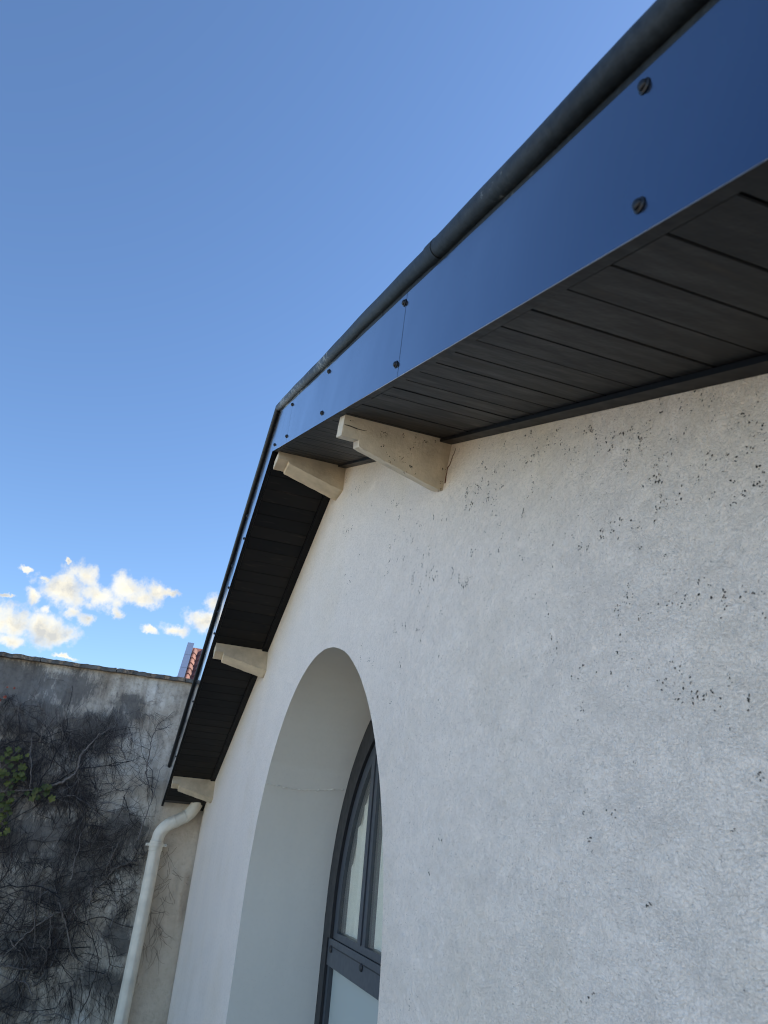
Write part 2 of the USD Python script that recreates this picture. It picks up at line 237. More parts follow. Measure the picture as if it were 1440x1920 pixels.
M['plaster'] = plaster_material('rough_white_plaster', .0115, (.885, .79, .695), (.72, .605, .44), 1.0)
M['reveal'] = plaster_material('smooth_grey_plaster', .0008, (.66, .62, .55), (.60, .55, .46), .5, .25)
M['bracket'] = plain('flaking_cream_paint', (.54, .455, .325), .75, .20, 11., .003, 55.)
M['bracket_under'] = M['bracket']
M['fascia'] = mat('dark_blue_lacquered_sheet', {'g': ('geometry', {}), 'n': ('noise_texture', {'scale': 3.0, 'detail': 4.0}), 'r': ('map_range', {'from_min': .3, 'from_max': .7, 'to_min': .10, 'to_max': .24}), 'wv': ('noise_texture', {'scale': 2.2, 'detail': 2.0}), 'b': ('bump', {'distance': .006}),
     'p': ('principled_bsdf', {'base_color': (.095, .140, .215), 'metallic': 1.0, 'coat_weight': 1.0, 'coat_ior': 1.5, 'coat_roughness': .08})}, [('g.position', 'n.vector'), ('n.fac', 'r.value'), ('r.result', 'p.roughness'), ('g.position', 'wv.vector'), ('wv.fac', 'b.height'), ('b.normal', 'p.normal'), ('b.normal', 'p.coat_normal')])
def soffit_material(name, col):
    return mat(name, {'g': ('geometry', {}), 'mp': ('mapping', {'scale': (14, 3, 14)}), 'n': ('noise_texture', {'scale': 3.0, 'detail': 6.0, 'roughness': .65}), 'm2': ('mapping', {'scale': (1, 1, 1)}),
        'n2': ('noise_texture', {'scale': 26.0, 'detail': 6.0, 'roughness': .7}), 'c': ('rgb_ramp', {'ramp': [(.30, tuple(x * .75 for x in col)), (.58, col), (.78, tuple(x * q for x, q in zip(col, (3.2, 2.9, 2.5))))]}),
        'd': ('rgb_ramp', {'ramp': [(.26, (.45, .45, .45)), (.36, (1, 1, 1))]}), 'mx': ('mix', {'mix_type': 'multiply', 'fac': 1.0}),
        'r': ('map_range', {'from_min': .3, 'from_max': .7, 'to_min': .42, 'to_max': .62}), 'b': ('bump', {'distance': .0012}), 'p': ('principled_bsdf', {'specular_ior_level': .13})},
        [('g.position', 'mp.vector'), ('mp.vector', 'n.vector'), ('g.position', 'n2.vector'), ('n.fac', 'c.fac'), ('n2.fac', 'd.fac'), ('c.color', 'mx.color1'), ('d.color', 'mx.color2'), ('mx.color', 'p.base_color'),
         ('n.fac', 'r.value'), ('r.result', 'p.roughness'), ('n2.fac', 'b.height'), ('b.normal', 'p.normal')])
M['soffit'] = [soffit_material(f'black_stained_board_{w}', c) for w, c in (('worn', (.009, .0088, .0088)), ('dull', (.007, .007, .0075)), ('dusty', (.012, .0112, .0105)))]
M['batten'] = plain('black_paint', (.004, .0045, .006), .5, .2, specular_ior_level=.15)
M['zinc'] = mat('weathered_dark_zinc', {'g': ('geometry', {}), 'n': ('noise_texture', {'scale': 60.0, 'detail': 7.0, 'roughness': .72}), 'n2': ('noise_texture', {'scale': 3.0, 'detail': 3.0}), 'sp': ('separate_xyz', {}), 'rx': ('map_range', {'from_min': 1.2, 'from_max': 2.6, 'to_min': -.14, 'to_max': .10, 'clamp': True}), 'aa': ('math', {'math_type': 'add'}), 'a': ('math', {'math_type': 'multiply_add', 'value2': .55}),
     'c': ('rgb_ramp', {'ramp': [(.55, (.009, .0105, .011)), (.84, (.028, .031, .031)), (.98, (.24, .25, .23))]}), 'b': ('bump', {'distance': .001}), 'p': ('principled_bsdf', {'metallic': .1, 'roughness': .5, 'specular_ior_level': .35})},
     [('g.position', 'n.vector'), ('g.position', 'n2.vector'), ('n.fac', 'a.value3'), ('n2.fac', 'a.value1'), ('g.position', 'sp.vector'), ('sp.x', 'rx.value'), ('rx.result', 'aa.value1'), ('a.value', 'aa.value2'), ('aa.value', 'c.fac'), ('c.color', 'p.base_color'), ('n.fac', 'b.height'), ('b.normal', 'p.normal')])
M['zinc_dark'] = plain('dark_zinc_edge', (.012, .0135, .014), .42, .25, 40., metallic=.35)
M['screw'] = plain('black_oxide_steel', (.012, .013, .016), .35, .2, 300., metallic=.5)
M['frame'] = plain('anthracite_aluminium', (.042, .046, .052), .42, .08, 30.)
M['gasket'] = plain('black_rubber', (.012, .012, .013), .55, .1)
M['glass'] = mat('clear_window_glass', {'ge': ('geometry', {}), 'io': ('math', {'math_type': 'multiply_add', 'value2': 1 / 1.52 - 1.52, 'value3': 1.52}), 'f': ('fresnel', {}), 't': ('transparent_bsdf', {'color': (.95, .965, .955)}), 'g': ('glossy_bsdf', {'roughness': .01, 'color': (1, 1, 1)}), 'm': ('mix_closure', {})},
     [('ge.backfacing', 'io.value1'), ('io.value', 'f.IOR'), ('f.fac', 'm.fac'), ('t.BSDF', 'm.closure1'), ('g.BSDF', 'm.closure2')], 'm.closure')
M['frost'] = mat('frosted_glass', {'p': ('principled_bsdf', {'base_color': (.36, .385, .36), 'roughness': .3, 'specular_ior_level': .4})}, [])
M['curtain'] = plain('cream_curtain_cloth', (.86, .81, .70), .9, .06, 60., .0006, 900.)
M['room'] = plain('room_plaster', (.45, .43, .40), .9, .05)
M['roof'] = plain('dark_zinc_sheet', (.06, .065, .07), .5, .15, 4., metallic=.3)
M['pvc'] = plain('ivory_plastic', (.66, .605, .495), .45, .17, 6.)
M['bark'] = plain('dead_grey_bark', (.125, .108, .094), .9, .45, 30., .002, 160.)
M['twig'] = [plain(f'dead_twig_{w}', c, .9, .3, 40.) for w, c in (('dark', (.022, .020, .022)), ('brown', (.055, .043, .038)), ('pale', (.17, .155, .145)))]
M['lichen'] = plain('black_lichen', (.035, .032, .024), .95, .3, 400.)
M['rust'] = plain('rusty_crack', (.13, .06, .03), .95, .3, 200.)
def leaf_material(name, a, b):
    return mat(name, {'o': ('object_info', {}), 'c': ('rgb_ramp', {'ramp': [(0, a), (1, b)]}), 'p': ('principled_bsdf', {'roughness': .5}), 't': ('translucent_bsdf', {}), 'm': ('mix_closure', {'fac': .3})},
               [('o.random', 'c.fac'), ('c.color', 'p.base_color'), ('c.color', 't.color'), ('p.BSDF', 'm.closure1'), ('t.BSDF', 'm.closure2')], 'm.closure')
M['leaf'] = leaf_material('green_leaf', (.045, .065, .012), (.16, .18, .035))
M['red_leaf'] = leaf_material('red_leaf', (.13, .022, .015), (.20, .045, .025))
M['tile'] = mat('old_clay_tile', {'o': ('object_info', {}), 'g': ('geometry', {}), 'n': ('noise_texture', {'scale': 9.0, 'detail': 5.0}), 'c': ('rgb_ramp', {'ramp': [(.3, (.075, .030, .027)), (.7, (.16, .062, .050))]}),
     'a': ('math', {'math_type': 'multiply_add', 'value2': .35}), 'p': ('principled_bsdf', {'roughness': .75})}, [('o.random', 'a.value1'), ('g.position', 'n.vector'), ('n.fac', 'a.value3'), ('a.value', 'c.fac'), ('c.color', 'p.base_color')])
M['solar'] = mat('solar_glass', {'p': ('principled_bsdf', {'base_color': (.34, .40, .50), 'roughness': .16, 'metallic': .75})}, [])
M['alu'] = plain('bare_aluminium', (.5, .51, .52), .35, .05, metallic=.8)
M['house'] = plain('ochre_render', (.45, .38, .28), .9, .08, 3.)
M['ground'] = mat('pale_gravelled_paving', {'g': ('geometry', {}), 'n': ('noise_texture', {'scale': .35, 'detail': 8.0, 'roughness': .6}), 'n2': ('noise_texture', {'scale': 60.0, 'detail': 3.0}),
     'c': ('rgb_ramp', {'ramp': [(.35, (.46, .39, .30)), (.65, (.60, .51, .40))]}), 'b': ('bump', {'distance': .01}), 'p': ('principled_bsdf', {'roughness': .95})},
     [('g.position', 'n.vector'), ('g.position', 'n2.vector'), ('n.fac', 'c.fac'), ('c.color', 'p.base_color'), ('n2.fac', 'b.height'), ('b.normal', 'p.normal')])
# the boundary wall's render: blotched cement, with the sooty prints that the dead creeper's rootlets left (primvar 'soot')
M['old_wall'] = mat('blotched_old_cement', {'g': ('geometry', {}), 'n': ('noise_texture', {'scale': 2.2, 'detail': 8.0, 'roughness': .62}), 'n2': ('noise_texture', {'scale': 22.0, 'detail': 8.0, 'roughness': .7}), 'st': ('mapping', {'scale': (1, 7, 1.1)}), 'n3': ('noise_texture', {'scale': 2.0, 'detail': 5.0}),
     'c': ('rgb_ramp', {'ramp': [(.28, (.27, .225, .175)), (.42, (.42, .365, .29)), (.55, (.52, .475, .40)), (.70, (.66, .635, .575))]}), 'm1': ('mix', {'mix_type': 'multiply', 'fac': 1.0}), 'sp': ('rgb_ramp', {'ramp': [(.30, (.55, .55, .55)), (.5, (1, 1, 1)), (.7, (1.12, 1.12, 1.12))]}),
     'str': ('rgb_ramp', {'ramp': [(.30, (.62, .60, .58)), (.55, (1, 1, 1))]}), 'm2': ('mix', {'mix_type': 'multiply', 'fac': 1.0}),
     'so': ('attribute', {'attribute': 'soot'}), 'fm': ('mapping', {'scale': (1, 34, 11)}), 'fn': ('noise_texture', {'scale': 1.0, 'detail': 7.0, 'roughness': .68, 'distortion': .6}), 'fa': ('math', {'math_type': 'add'}), 'sa': ('math', {'math_type': 'multiply_add', 'value2': 1.15, 'value3': -1.15}), 'sb': ('math', {'math_type': 'add'}), 'sc': ('map_range', {'from_min': .32, 'from_max': .68, 'to_min': 0.0, 'to_max': .76, 'clamp': True}),
     'mx': ('mix', {'color2': (.050, .049, .051)}), 'br': ('attribute', {'attribute': 'earth'}), 'bf': ('math', {'math_type': 'multiply', 'value2': .6}), 'mb': ('mix', {'color2': (.66, .54, .41)}), 'b': ('bump', {'distance': .02, 'strength': 1.0}), 'p': ('principled_bsdf', {'roughness': .95, 'specular_ior_level': .2})},
     [('g.position', 'n.vector'), ('g.position', 'n2.vector'), ('g.position', 'st.vector'), ('st.vector', 'n3.vector'), ('n.fac', 'c.fac'), ('n2.fac', 'sp.fac'), ('c.color', 'm1.color1'), ('sp.color', 'm1.color2'), ('n3.fac', 'str.fac'), ('m1.color', 'm2.color1'), ('str.color', 'm2.color2'),
      ('g.position', 'fm.vector'), ('fm.vector', 'fn.vector'), ('fn.fac', 'fa.value1'), ('n2.fac', 'fa.value2'), ('fa.value', 'sa.value1'), ('sa.value', 'sb.value1'), ('so.fac', 'sb.value2'), ('sb.value', 'sc.value'), ('br.fac', 'bf.value1'), ('bf.value', 'mb.fac'), ('m2.color', 'mb.color1'), ('mb.color', 'mx.color1'), ('sc.result', 'mx.fac'), ('mx.color', 'p.base_color'), ('n2.fac', 'b.height'), ('b.normal', 'p.normal')])
M['coping'] = plain('lichened_concrete', (.085, .078, .066), .95, .6, 14., .012, 40.)

# ---------------------------------------------------------------- the setting
g = trimesh.Trimesh([[-150, -150, 0], [150, -150, 0], [150, 150, 0], [-150, 150, 0]], [[0, 1, 2], [0, 2, 3]])
obj('ground', g, M['ground'], kind='structure')

M['terrace'] = plain('added_dark_ground', (.055, .053, .050), .8, .25, 3., .004, 60.)  # unseen dark ground strip, added to cut bounce light into the arch reveal
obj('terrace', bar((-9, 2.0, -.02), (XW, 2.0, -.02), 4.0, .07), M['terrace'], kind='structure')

# ---------------------------------------------------------------- the gabled house
house = thing('gabled_house', 'white roughcast house with black boarded eaves and an arched window in its gable', 'house', (XA, 0, 0))
XL, XR, YB = XE0 + .05, XW - .004, -6.0
ang = np.linspace(0, np.pi, 361)
wob = (meshkit.fbm(np.stack([ang * 9, 0 * ang, 0 * ang], 1), 4, 3) - .5) * .005
wobj = lambda z: float((meshkit.fbm(np.array([[z * 8., 3.3, 0]]), 3, 5)[0] - .5) * .008)
right = [(XA + AW + wobj(z), z) for z in np.linspace(.30, AZ - .03, 30)]
left = [(XA - AW + wobj(z + 9), z) for z in np.linspace(AZ - .03, .30, 30)]
arch_line = right + [(XA + (AW + w) * math.cos(a), AZ + (AW + w) * math.sin(a)) for a, w in zip(ang, wob)] + left
gable = Polygon([(XL, 0), (XR, 0), (XR, soffit(XR) + .03), (XA, ZA + .03), (XL, soffit(XL) + .03)])
wall = ext(gable.difference(Polygon(arch_line)), -.50, 0.0)
c, nrm = wall.triangles_center, wall.face_normals
arch_face = (abs(nrm[:, 1]) < .5) & (abs(c[:, 0] - XA) < AW + .03) & (c[:, 2] > .2) & (c[:, 2] < AZ + AW + .03)
front = wall.submesh([np.where(~arch_face)[0]], append=True, repair=False)
obj('wall', front, M['plaster'], house, label='rough white plaster gable wall stained beige under the eaves')
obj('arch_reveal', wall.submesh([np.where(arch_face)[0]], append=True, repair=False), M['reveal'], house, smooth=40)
# the seam across the reveal's far side, and a rusty crack by the near bracket
zs_ = 2.129; seam = []
for i, y in enumerate(np.linspace(-.004, -.44, 40)):
    zz = zs_ + .012 * math.sin(y * 9) + rng.normal(0, .0022); xx = XA + math.sqrt(AW ** 2 - (zz - AZ) ** 2)
    seam.append((xx - .0005, y, zz))
obj('plaster_seam', tube(seam, np.clip(rng.normal(.0032, .0014, 40), .001, .006), 6), M['reveal'], house)
crack = np.array([(1.842, .0, 2.905), (1.838, 0, 2.925), (1.832, 0, 2.938), (1.828, 0, 2.953), (1.812, 0, 2.957), (1.795, 0, 2.974), (1.783, 0, 2.981), (1.772, 0, 2.993)])
obj('wall_crack', tube(crack + np.stack([rng.normal(0, .002, 8), np.full(8, .0008), rng.normal(0, .002, 8)], 1), [.003, .0025, .002, .0022, .0018, .0014, .0012, .0008], 5), M['rust'], house)
# side and back walls, floor, so the house is whole
t = .4
obj('side_wall', bar((XL + t / 2, -.502, .95), (XL + t / 2, YB, .95), t, 1.9), M['plaster'], house)
obj('side_wall', bar((XR - t / 2, -.502, .95), (XR - t / 2, YB, .95), t, 1.9), M['plaster'], house)
obj('back_wall', ext(gable, YB - .4, YB - .002), M['plaster'], house)
obj('floor', bar((XL + t + .01, -3.25, .02), (XR - t - .01, -3.25, .02), 5.4, .03), M['room'], house)
# roof slab, its underside just above the boards
for sg in (-1, 1):
    xe = XE0 if sg < 0 else XW - .012
    q = Polygon([(XA, ZA + .032), (xe, soffit(xe) + .032), (xe, soffit(xe) + FH + .01), (XA, ZA + FH + .01)])
    obj('roof', ext(q, YB - .6, O - .012), M['roof'], house)
# soffit boards, one by one, across the slope; a moulding against the wall and a return along the edge
PITCH_B = .0894
def slope_box(x0, x1, y0, y1, d0, d1, ch=0.0):
    """A flat piece following one roof slope between x0 and x1, from d0 to d1 above the soffit line."""
    xs = [min(x0, x1), max(x0, x1)]; v = []
    for y in (y0, y1):
        for x, d in ((xs[0], d0 + ch), (xs[0] + ch, d0), (xs[1] - ch, d0), (xs[1], d0 + ch), (xs[1], d1), (xs[0], d1)):
            v.append((x, y, soffit(x) + d / CS))
    return trimesh.convex.convex_hull(np.array(v))
for sg in (-1, 1):
    n = int((XA - XE0) / PITCH_B) if sg < 0 else int((XW - .02 - XA) / PITCH_B)
    off = ((XA - .5325 * 1.0) % PITCH_B) if sg < 0 else 0.0
    x = XA + sg * .004
    off = ((XA - .4356) % PITCH_B) if sg < 0 else .06
    edges = [0.0] + [off + i * PITCH_B for i in range(n)]
    for a, b in zip(edges[:-1], edges[1:]):
        if b - a < .015: continue
        dz = rng.normal(0, .0006)
        obj('soffit_board', slope_box(XA + sg * (a + .0012), XA + sg * (b - .0012), .003, O - .021, .0015 + dz, .0135 + dz, .0017), M['soffit'][int(rng.integers(3))], house)
    xe = XE0 if sg < 0 else XW - .006
    obj('soffit_edge', slope_box(XA + sg * .001, xe, O - .0195, O - .0016, .0005, .014), M['soffit'][1], house)
    obj('wall_moulding', slope_box(XA + sg * .001, xe, .001, .040, -.009, .001, .003), M['batten'], house)
# fascia panels with their screws
def panel(x0, x1):
    xs = [x0 + .0014, x1 - .0014]; lean = .022
    pts = lambda x, k: (x + k * lean * (1 if x < XA else -1) * (abs(x - XA) > .05))
    zt = lambda x: soffit(x)
    P = [(pts(xs[0], .5), 0), (pts(xs[1], .5), 0), (pts(xs[1], -.5), FH), (pts(xs[0], -.5), FH)]
    return ext(Polygon([(x, soffit(x) + d) for x, d in P]), O - .0014, O)
def screw(x, d, parent):
    p = np.array([x, O, soffit(x) + d]); prof = [(0, 0), (.0088, 0), (.0090, .0012), (.0066, .0030), (.0064, .0042), (.0058, .0052), (.0040, .0068), (0, .0074)]
    m = trimesh.creation.revolve(np.array(prof), sections=14); v = np.array(m.vertices)
    m = trimesh.Trimesh(np.stack([v[:, 0], v[:, 2], -v[:, 1]], 1) + p, m.faces, process=False)
    return obj('screw', m, M['screw'], parent, smooth=35)
joints = [XE0, -.345, 1.2225, 2.790, XA, 4.36, 5.93, XW - .012]
SX = {0: [], 1: [.434, 1.2365], 2: [2.030], 3: [2.800], 4: [3.93, 4.35], 5: [4.80, 5.60], 6: [6.40], 7: []}
for i in range(len(joints) - 1):
    pn = obj('fascia_panel', panel(joints[i], joints[i + 1]), M['fascia'], house)
    for x in SX[i]:
        for d in (.037, .198): screw(x + (.012 if d < .1 else -.012) * (1 if x < XA else -1), d, pn)
    if i == 3: screw(3.2025, .033, pn)
# rolled zinc along the verge, and the flashing below it
TB, TR = .2645, .0204
def verge(x0, x1, r, name='verge_roll', k=20, m='zinc'):
    a, b = (x0, O, soffit(x0) + TB), (x1, O, soffit(x1) + TB); n = 24
    pts = [np.array(a) + (np.array(b) - np.array(a)) * t for t in np.linspace(0, 1, n)]
    pts = [p + np.array([0, 0, .0022 * math.sin(p[0] * 5.1) + .0012 * math.sin(p[0] * 17)]) for p in pts]
    return obj(name, tube(pts, r, k), M[m], house, smooth=50)
verge(1.02, 1.062, TR + .0022, 'verge_collar'); verge(XE0, 1.045, TR + .0012); verge(1.04, XA + .003, TR); verge(XA - .001, 5.2, TR, m='zinc_dark'); verge(5.195, 7.02, TR - .0006, m='zinc_dark')
for a, b in ((XE0, 1.42), (1.425, XA), (XA, 5.0), (5.005, 7.02)):
    q = Polygon([(a, soffit(a) + FH + .0015), (b, soffit(b) + FH + .0015), (b, soffit(b) + TB - .012), (a, soffit(a) + TB - .012)])
    obj('verge_flashing', ext(q, O - .012, O - .0055), M['zinc' if b < XA + .1 else 'zinc_dark'], house)
# purlin ends carrying the eaves: stub, step, sloping underside
def purlin(x0, sg, width=.09, ends=(.345, .0615, .286, .083, .155), lab=None):
    l, h1, s, h2, h3 = ends
    prof = Polygon([(-.02, -.006), (l, -.006), (l, h1), (s + .004, h1 + .002), (s, h2), (.012, h3), (-.02, h3 + .002)])
    ax = np.array([CS, 0, -sg * -SN]) if sg else np.array([1.0, 0, 0])
    ax = np.array([CS, 0, SN]) if sg < 0 else (np.array([CS, 0, -SN]) if sg > 0 else np.array([1.0, 0, 0]))
    dn = np.array([SN, 0, -CS]) if sg < 0 else (np.array([-SN, 0, -CS]) if sg > 0 else np.array([0, 0, -1.0]))
    m = trimesh.creation.extrude_polygon(prof.buffer(-.0025).buffer(.0025, quad_segs=2), width)
    m = trimesh.Trimesh(*trimesh.remesh.subdivide_to_size(m.vertices, m.faces, .03), process=False); m.merge_vertices()
    v = np.array(m.vertices)
    v[:, :2] += ((meshkit.fbm(v * 45, 3, 2)[:, None] - .5) * .004) * np.array([1, 1])
    zt = soffit(x0) - .0
    w = np.array([x0, 0, zt]) + v[:, 0:1] * [[0, 1, 0]] + v[:, 1:2] * dn + v[:, 2:3] * ax
    m = trimesh.Trimesh(w, m.faces, process=False)
    if m.volume < 0: m.invert()
    br = obj('purlin_end', m, M['bracket'], house, smooth=30)
    if lab: data(br, label=lab)
    return br, (lambda y, h, o: np.array([x0, 0, zt]) + np.array([0, y, 0]) + dn * h + ax * o)
b1, at1 = purlin(1.803, -1, .075, lab='cream purlin end spotted black and cracked at its tip')
purlin(3.19, 0, .13, (.345, .038, .286, .052, .135)); purlin(4.823, 1); purlin(6.63, 1)
purlin(-.1, -1)
MARKS_B1 = [(.225,.023),(.213,.024),(.208,.032),(.224,.042),(.216,.058),(.157,.017),(.118,.012),(.111,.028),(.088,.021),(.081,.016),(.051,.012),(.126,.050),(.130,.069),(.192,.085),(.171,.091),(.147,.088),(.140,.096),(.116,.105),(.183,.105),(.130,.125),(.324,.011),(.097,.125),(.010,.088),(.010,.128),(.012,.155)]
# splits along the near purlin end's top
obj('wood_split', tube([at1(y, .030 + .002 * math.sin(y * 70), -.0006) for y in np.linspace(.342, .272, 9)], [.0008, .0014, .0018, .0015, .0018, .0012, .001, .0008, .0004], 5), M['lichen'], b1)
# black lichen flecks on plaster and wood
def fleck(p, n, r):
    n = np.array(n, float); a = np.cross(n, [.3, .2, 1]); a /= np.linalg.norm(a); b = np.cross(n, a); k = 7
    th = np.linspace(0, 2 * np.pi, k, endpoint=False) + rng.uniform(0, 6); rr = r * rng.uniform(.5, 1.25, k); st = rng.uniform(.28, .75); tw = rng.uniform(0, 3.14)
    u, w = np.cos(th) * rr, np.sin(th) * rr * st; u, w = u * math.cos(tw) - w * math.sin(tw), u * math.sin(tw) + w * math.cos(tw)
    v = np.vstack([p + u[:, None] * a + w[:, None] * b, [p + n * r * .35]]); f = [(i, (i + 1) % k, k) for i in range(k)]
    m = trimesh.Trimesh(v, f, process=False)
    if (m.face_normals @ n).mean() < 0: m.invert()
    return m
fl = []
for s in MARKS.split():
    x, z = map(float, s.split(',')); big = rng.random() < .3
    dist = math.hypot(x, 1.0)
    for _ in range(int(rng.integers(2, 6)) + 3 * big):
        q = rng.normal(0, .0035 + .003 * big, 2) * (.7 + .3 * dist) * [1, 1.3]
        fl.append(fleck(np.array([x + q[0], .0006, z + q[1]]), (0, 1, 0), rng.uniform(.0010, .0027) * (.75 + .28 * dist)))
for _ in range(70):                                   # smaller clusters, thickest under the near eave
    x = .55 + rng.beta(1.1, 2.2) * 1.9; z = soffit(x) - .03 - rng.exponential(.16)
    for _ in range(int(rng.integers(2, 7))):
        fl.append(fleck(np.array([x + rng.normal(0, .005), .0006, z + rng.normal(0, .007)]), (0, 1, 0), rng.uniform(.0007, .0020)))
for _ in range(500):
    x = rng.uniform(.5, 3.4); z = soffit(x) - rng.exponential(.35) - .01
    if z < .8 or math.hypot(x - XA, z - AZ) < AW + .02: continue
    fl.append(fleck(np.array([x, .0006, z]), (0, 1, 0), rng.uniform(.0006, .0016)))
obj('lichen_flecks', cat(fl), M['lichen'], house, kind='stuff')
fl = []
for y, h in (MARKS_B1):
    for _ in range(int(rng.integers(3, 7))):
        fl.append(fleck(at1(y + rng.normal(0, .0035), h + rng.normal(0, .0035), -.0008), (-CS, 0, -SN), rng.uniform(.0010, .0026)))
obj('lichen_flecks', cat(fl), M['lichen'], b1, kind='stuff')

# ---------------------------------------------------------------- arched window
win = UsdGeom.Xform.Define(stage, path_for('arched_window', house)).GetPrim()
def arch_poly(r, zb, half=None):
    h = half or r
    body = Point(XA, AZ).buffer(r, quad_segs=48).intersection(sbox(XA - 5, AZ, XA + 5, AZ + 5))
    return ops.unary_union([body, sbox(XA - h, zb, XA + h, AZ + .001)])
y0 = -RD
TR0, TR1 = AZ - .246, AZ - .122                     # transom
ring = arch_poly(AW + .02, .30).difference(ops.unary_union([arch_poly(1.0, TR1, 1.0), sbox(XA - 1.045, .40, XA + 1.045, TR1 + .001)]))
obj('outer_frame', ext(ring, y0 - .09, y0 - .012), M['gasket'], win)
sash = arch_poly(1.002, TR1 + .002).difference(arch_poly(.935, TR1 + .034)).difference(sbox(XA - 2, 0, XA + 2, TR1 + .002))
obj('sash_frame', ext(sash, y0 - .075, y0 - .030), M['frame'], win)
inner = arch_poly(.936, TR1 + .030)
for xm in (-.516, .516):
    for s2, (a, b) in enumerate(((-.052, -.006), (.000, .052))):
        o_ = .0 if (xm > 0) == (s2 == 1) else .006
        obj('mullion', ext(inner.intersection(sbox(XA + xm + a, 0, XA + xm + b, 9)), y0 - .078, y0 - .026 - o_), M['frame'], win)
obj('transom', ext(sbox(XA - 1.046, TR0, XA + 1.046, TR1), y0 - .085, y0 - .020), M['frame'], win)
obj('transom_groove', ext(sbox(XA - 1.0, TR1 - .036, XA + 1.0, TR1 - .031), y0 - .0205, y0 - .0185), M['gasket'], win)
for s2 in (-1, 1):
    obj('side_frame', ext(sbox(XA + (1.012 if s2 > 0 else -1.0445), .40, XA + (1.0445 if s2 > 0 else -1.012), TR0 - .001), y0 - .085, y0 - .028), M['frame'], win)
for xk in (1.005, .448, -.448, -1.005):
    m = trimesh.creation.revolve(np.array([(0, 0), (.017, 0), (.017, .004), (.012, .009), (0, .010)]), sections=18); v = np.array(m.vertices)
    obj('drain_cap', trimesh.Trimesh(np.stack([v[:, 0] * 1.2, v[:, 2], -v[:, 1]], 1) + [XA + xk - (.025 if xk > 1 else -.025 if xk < -1 else 0), y0 - .020, AZ - .168], m.faces, process=False), M['gasket'], win, smooth=35)
lights = inner.buffer(.004)
for a, b in ((-.92, -.566), (-.466, .466), (.566, .92)):
    obj('pane', ext(lights.intersection(sbox(XA + a - .01, 0, XA + b + .01, 9)), y0 - .046, y0 - .041), M['glass'], win)
obj('frosted_pane', ext(sbox(XA - 1.014, .41, XA + 1.014, TR0 + .003), y0 - .062, y0 - .052), M['frost'], win)
obj('sill', ext(sbox(XA - AW + .003, .27, XA + AW - .003, .302), -.50, .05), M['reveal'], win)
# curtains hanging behind the panes
def curtain(x0, x1, waves, lab, seed):
    r = np.random.default_rng(seed); nx = 160; xs = np.linspace(x0, x1, nx); zz = np.linspace(.35, AZ + 1.25, 18); ph = r.uniform(0, 6); V = []
    for z in zz:
        for i, x in enumerate(xs):
            u = (x - x0) / (x1 - x0); V.append((x + .006 * math.sin(z * 3 + u * 9), -.535 + .014 * math.sin(u * waves * 6.283 + ph + .35 * math.sin(z * 1.7)) + .008 * math.sin(u * waves * 15.1), z))
    f = [(j * nx + i, j * nx + i + 1, (j + 1) * nx + i + 1, (j + 1) * nx + i) for j in range(17) for i in range(nx - 1)]
    return data(obj('curtain', (np.array(V), f), M['curtain'], smooth=True), lab, 'curtain')
curtain(XA - .97, XA + .455, 15, 'cream pleated curtain behind the middle light of the arched window', 1)
curtain(XA + .60, XA + 1.0, 5, 'pale gathered curtain behind the far light of the arched window', 2)

# ---------------------------------------------------------------- boundary wall
bw = thing('boundary_wall', 'tall old cement wall across the end, blackened by dead creeper, with a thin coping', 'wall', (XW, 2, 0))
YW0, YW1, st = -7.0, 9.0, .03
ys = np.arange(-.4, 4.6 + 1e-6, st); zz = np.linspace(0, ZW - .035, 105)
gy, gz = np.meshgrid(ys, zz)
relief = (meshkit.fbm(np.stack([gy * 1.6, gz * 1.6, 0 * gy], -1).reshape(-1, 3), 5, 11).reshape(gy.shape) - .5) * .05
pts = np.stack([XW + .012 + relief * (gy > .03), gy, gz], -1).reshape(-1, 3); ny = len(ys)
ff = [(j * ny + i, (j + 1) * ny + i, (j + 1) * ny + i + 1, j * ny + i + 1) for j in range(len(zz) - 1) for i in range(ny - 1)]
soot = np.zeros(gy.shape); wy = meshkit.fbm(np.stack([gy * 3, gz * 3, 0 * gy], -1).reshape(-1, 3), 4, 21).reshape(gy.shape) - .5; wz = meshkit.fbm(np.stack([gy * 3, gz * 3, 0 * gy + 7], -1).reshape(-1, 3), 4, 23).reshape(gy.shape) - .5
for (a, b, ry, rz) in STAINS:
    d = np.hypot((gy - a + wy * .35) / (ry * 1.15), (gz - b + wz * .35) / (rz * 1.15)); soot = np.maximum(soot, np.clip(1.15 - d, 0, .9))
soot = np.maximum(soot, np.clip((gy - 1.6) / .6, 0, .85) * (gz < ZW - .2))
earth = np.clip((.42 - gy) / .10, 0, 1) * np.clip((2.3 - gz) / .3, 0, 1)
ob = obj('face', (pts, ff), M['old_wall'], bw, smooth=True)
pv = UsdGeom.PrimvarsAPI(UsdGeom.Mesh(ob))
for nm, arr in (('soot', soot), ('earth', earth)):
    pv.CreatePrimvar(nm, Sdf.ValueTypeNames.FloatArray, 'vertex').Set(Vt.FloatArray.FromNumpy(arr.ravel().astype(np.float32)))
obj('core', cat([bar((XW + .22, YW0, (ZW - .04) / 2), (XW + .22, YW1, (ZW - .04) / 2), .30, ZW - .04), bar((XW + .05, 4.6, (ZW - .04) / 2), (XW + .05, YW1, (ZW - .04) / 2), .06, ZW - .04), bar((XW + .055, YW0, (ZW - .04) / 2), (XW + .055, -.4, (ZW - .04) / 2), .06, ZW - .04)]), M['old_wall'], bw)
y = -.2; k = 0
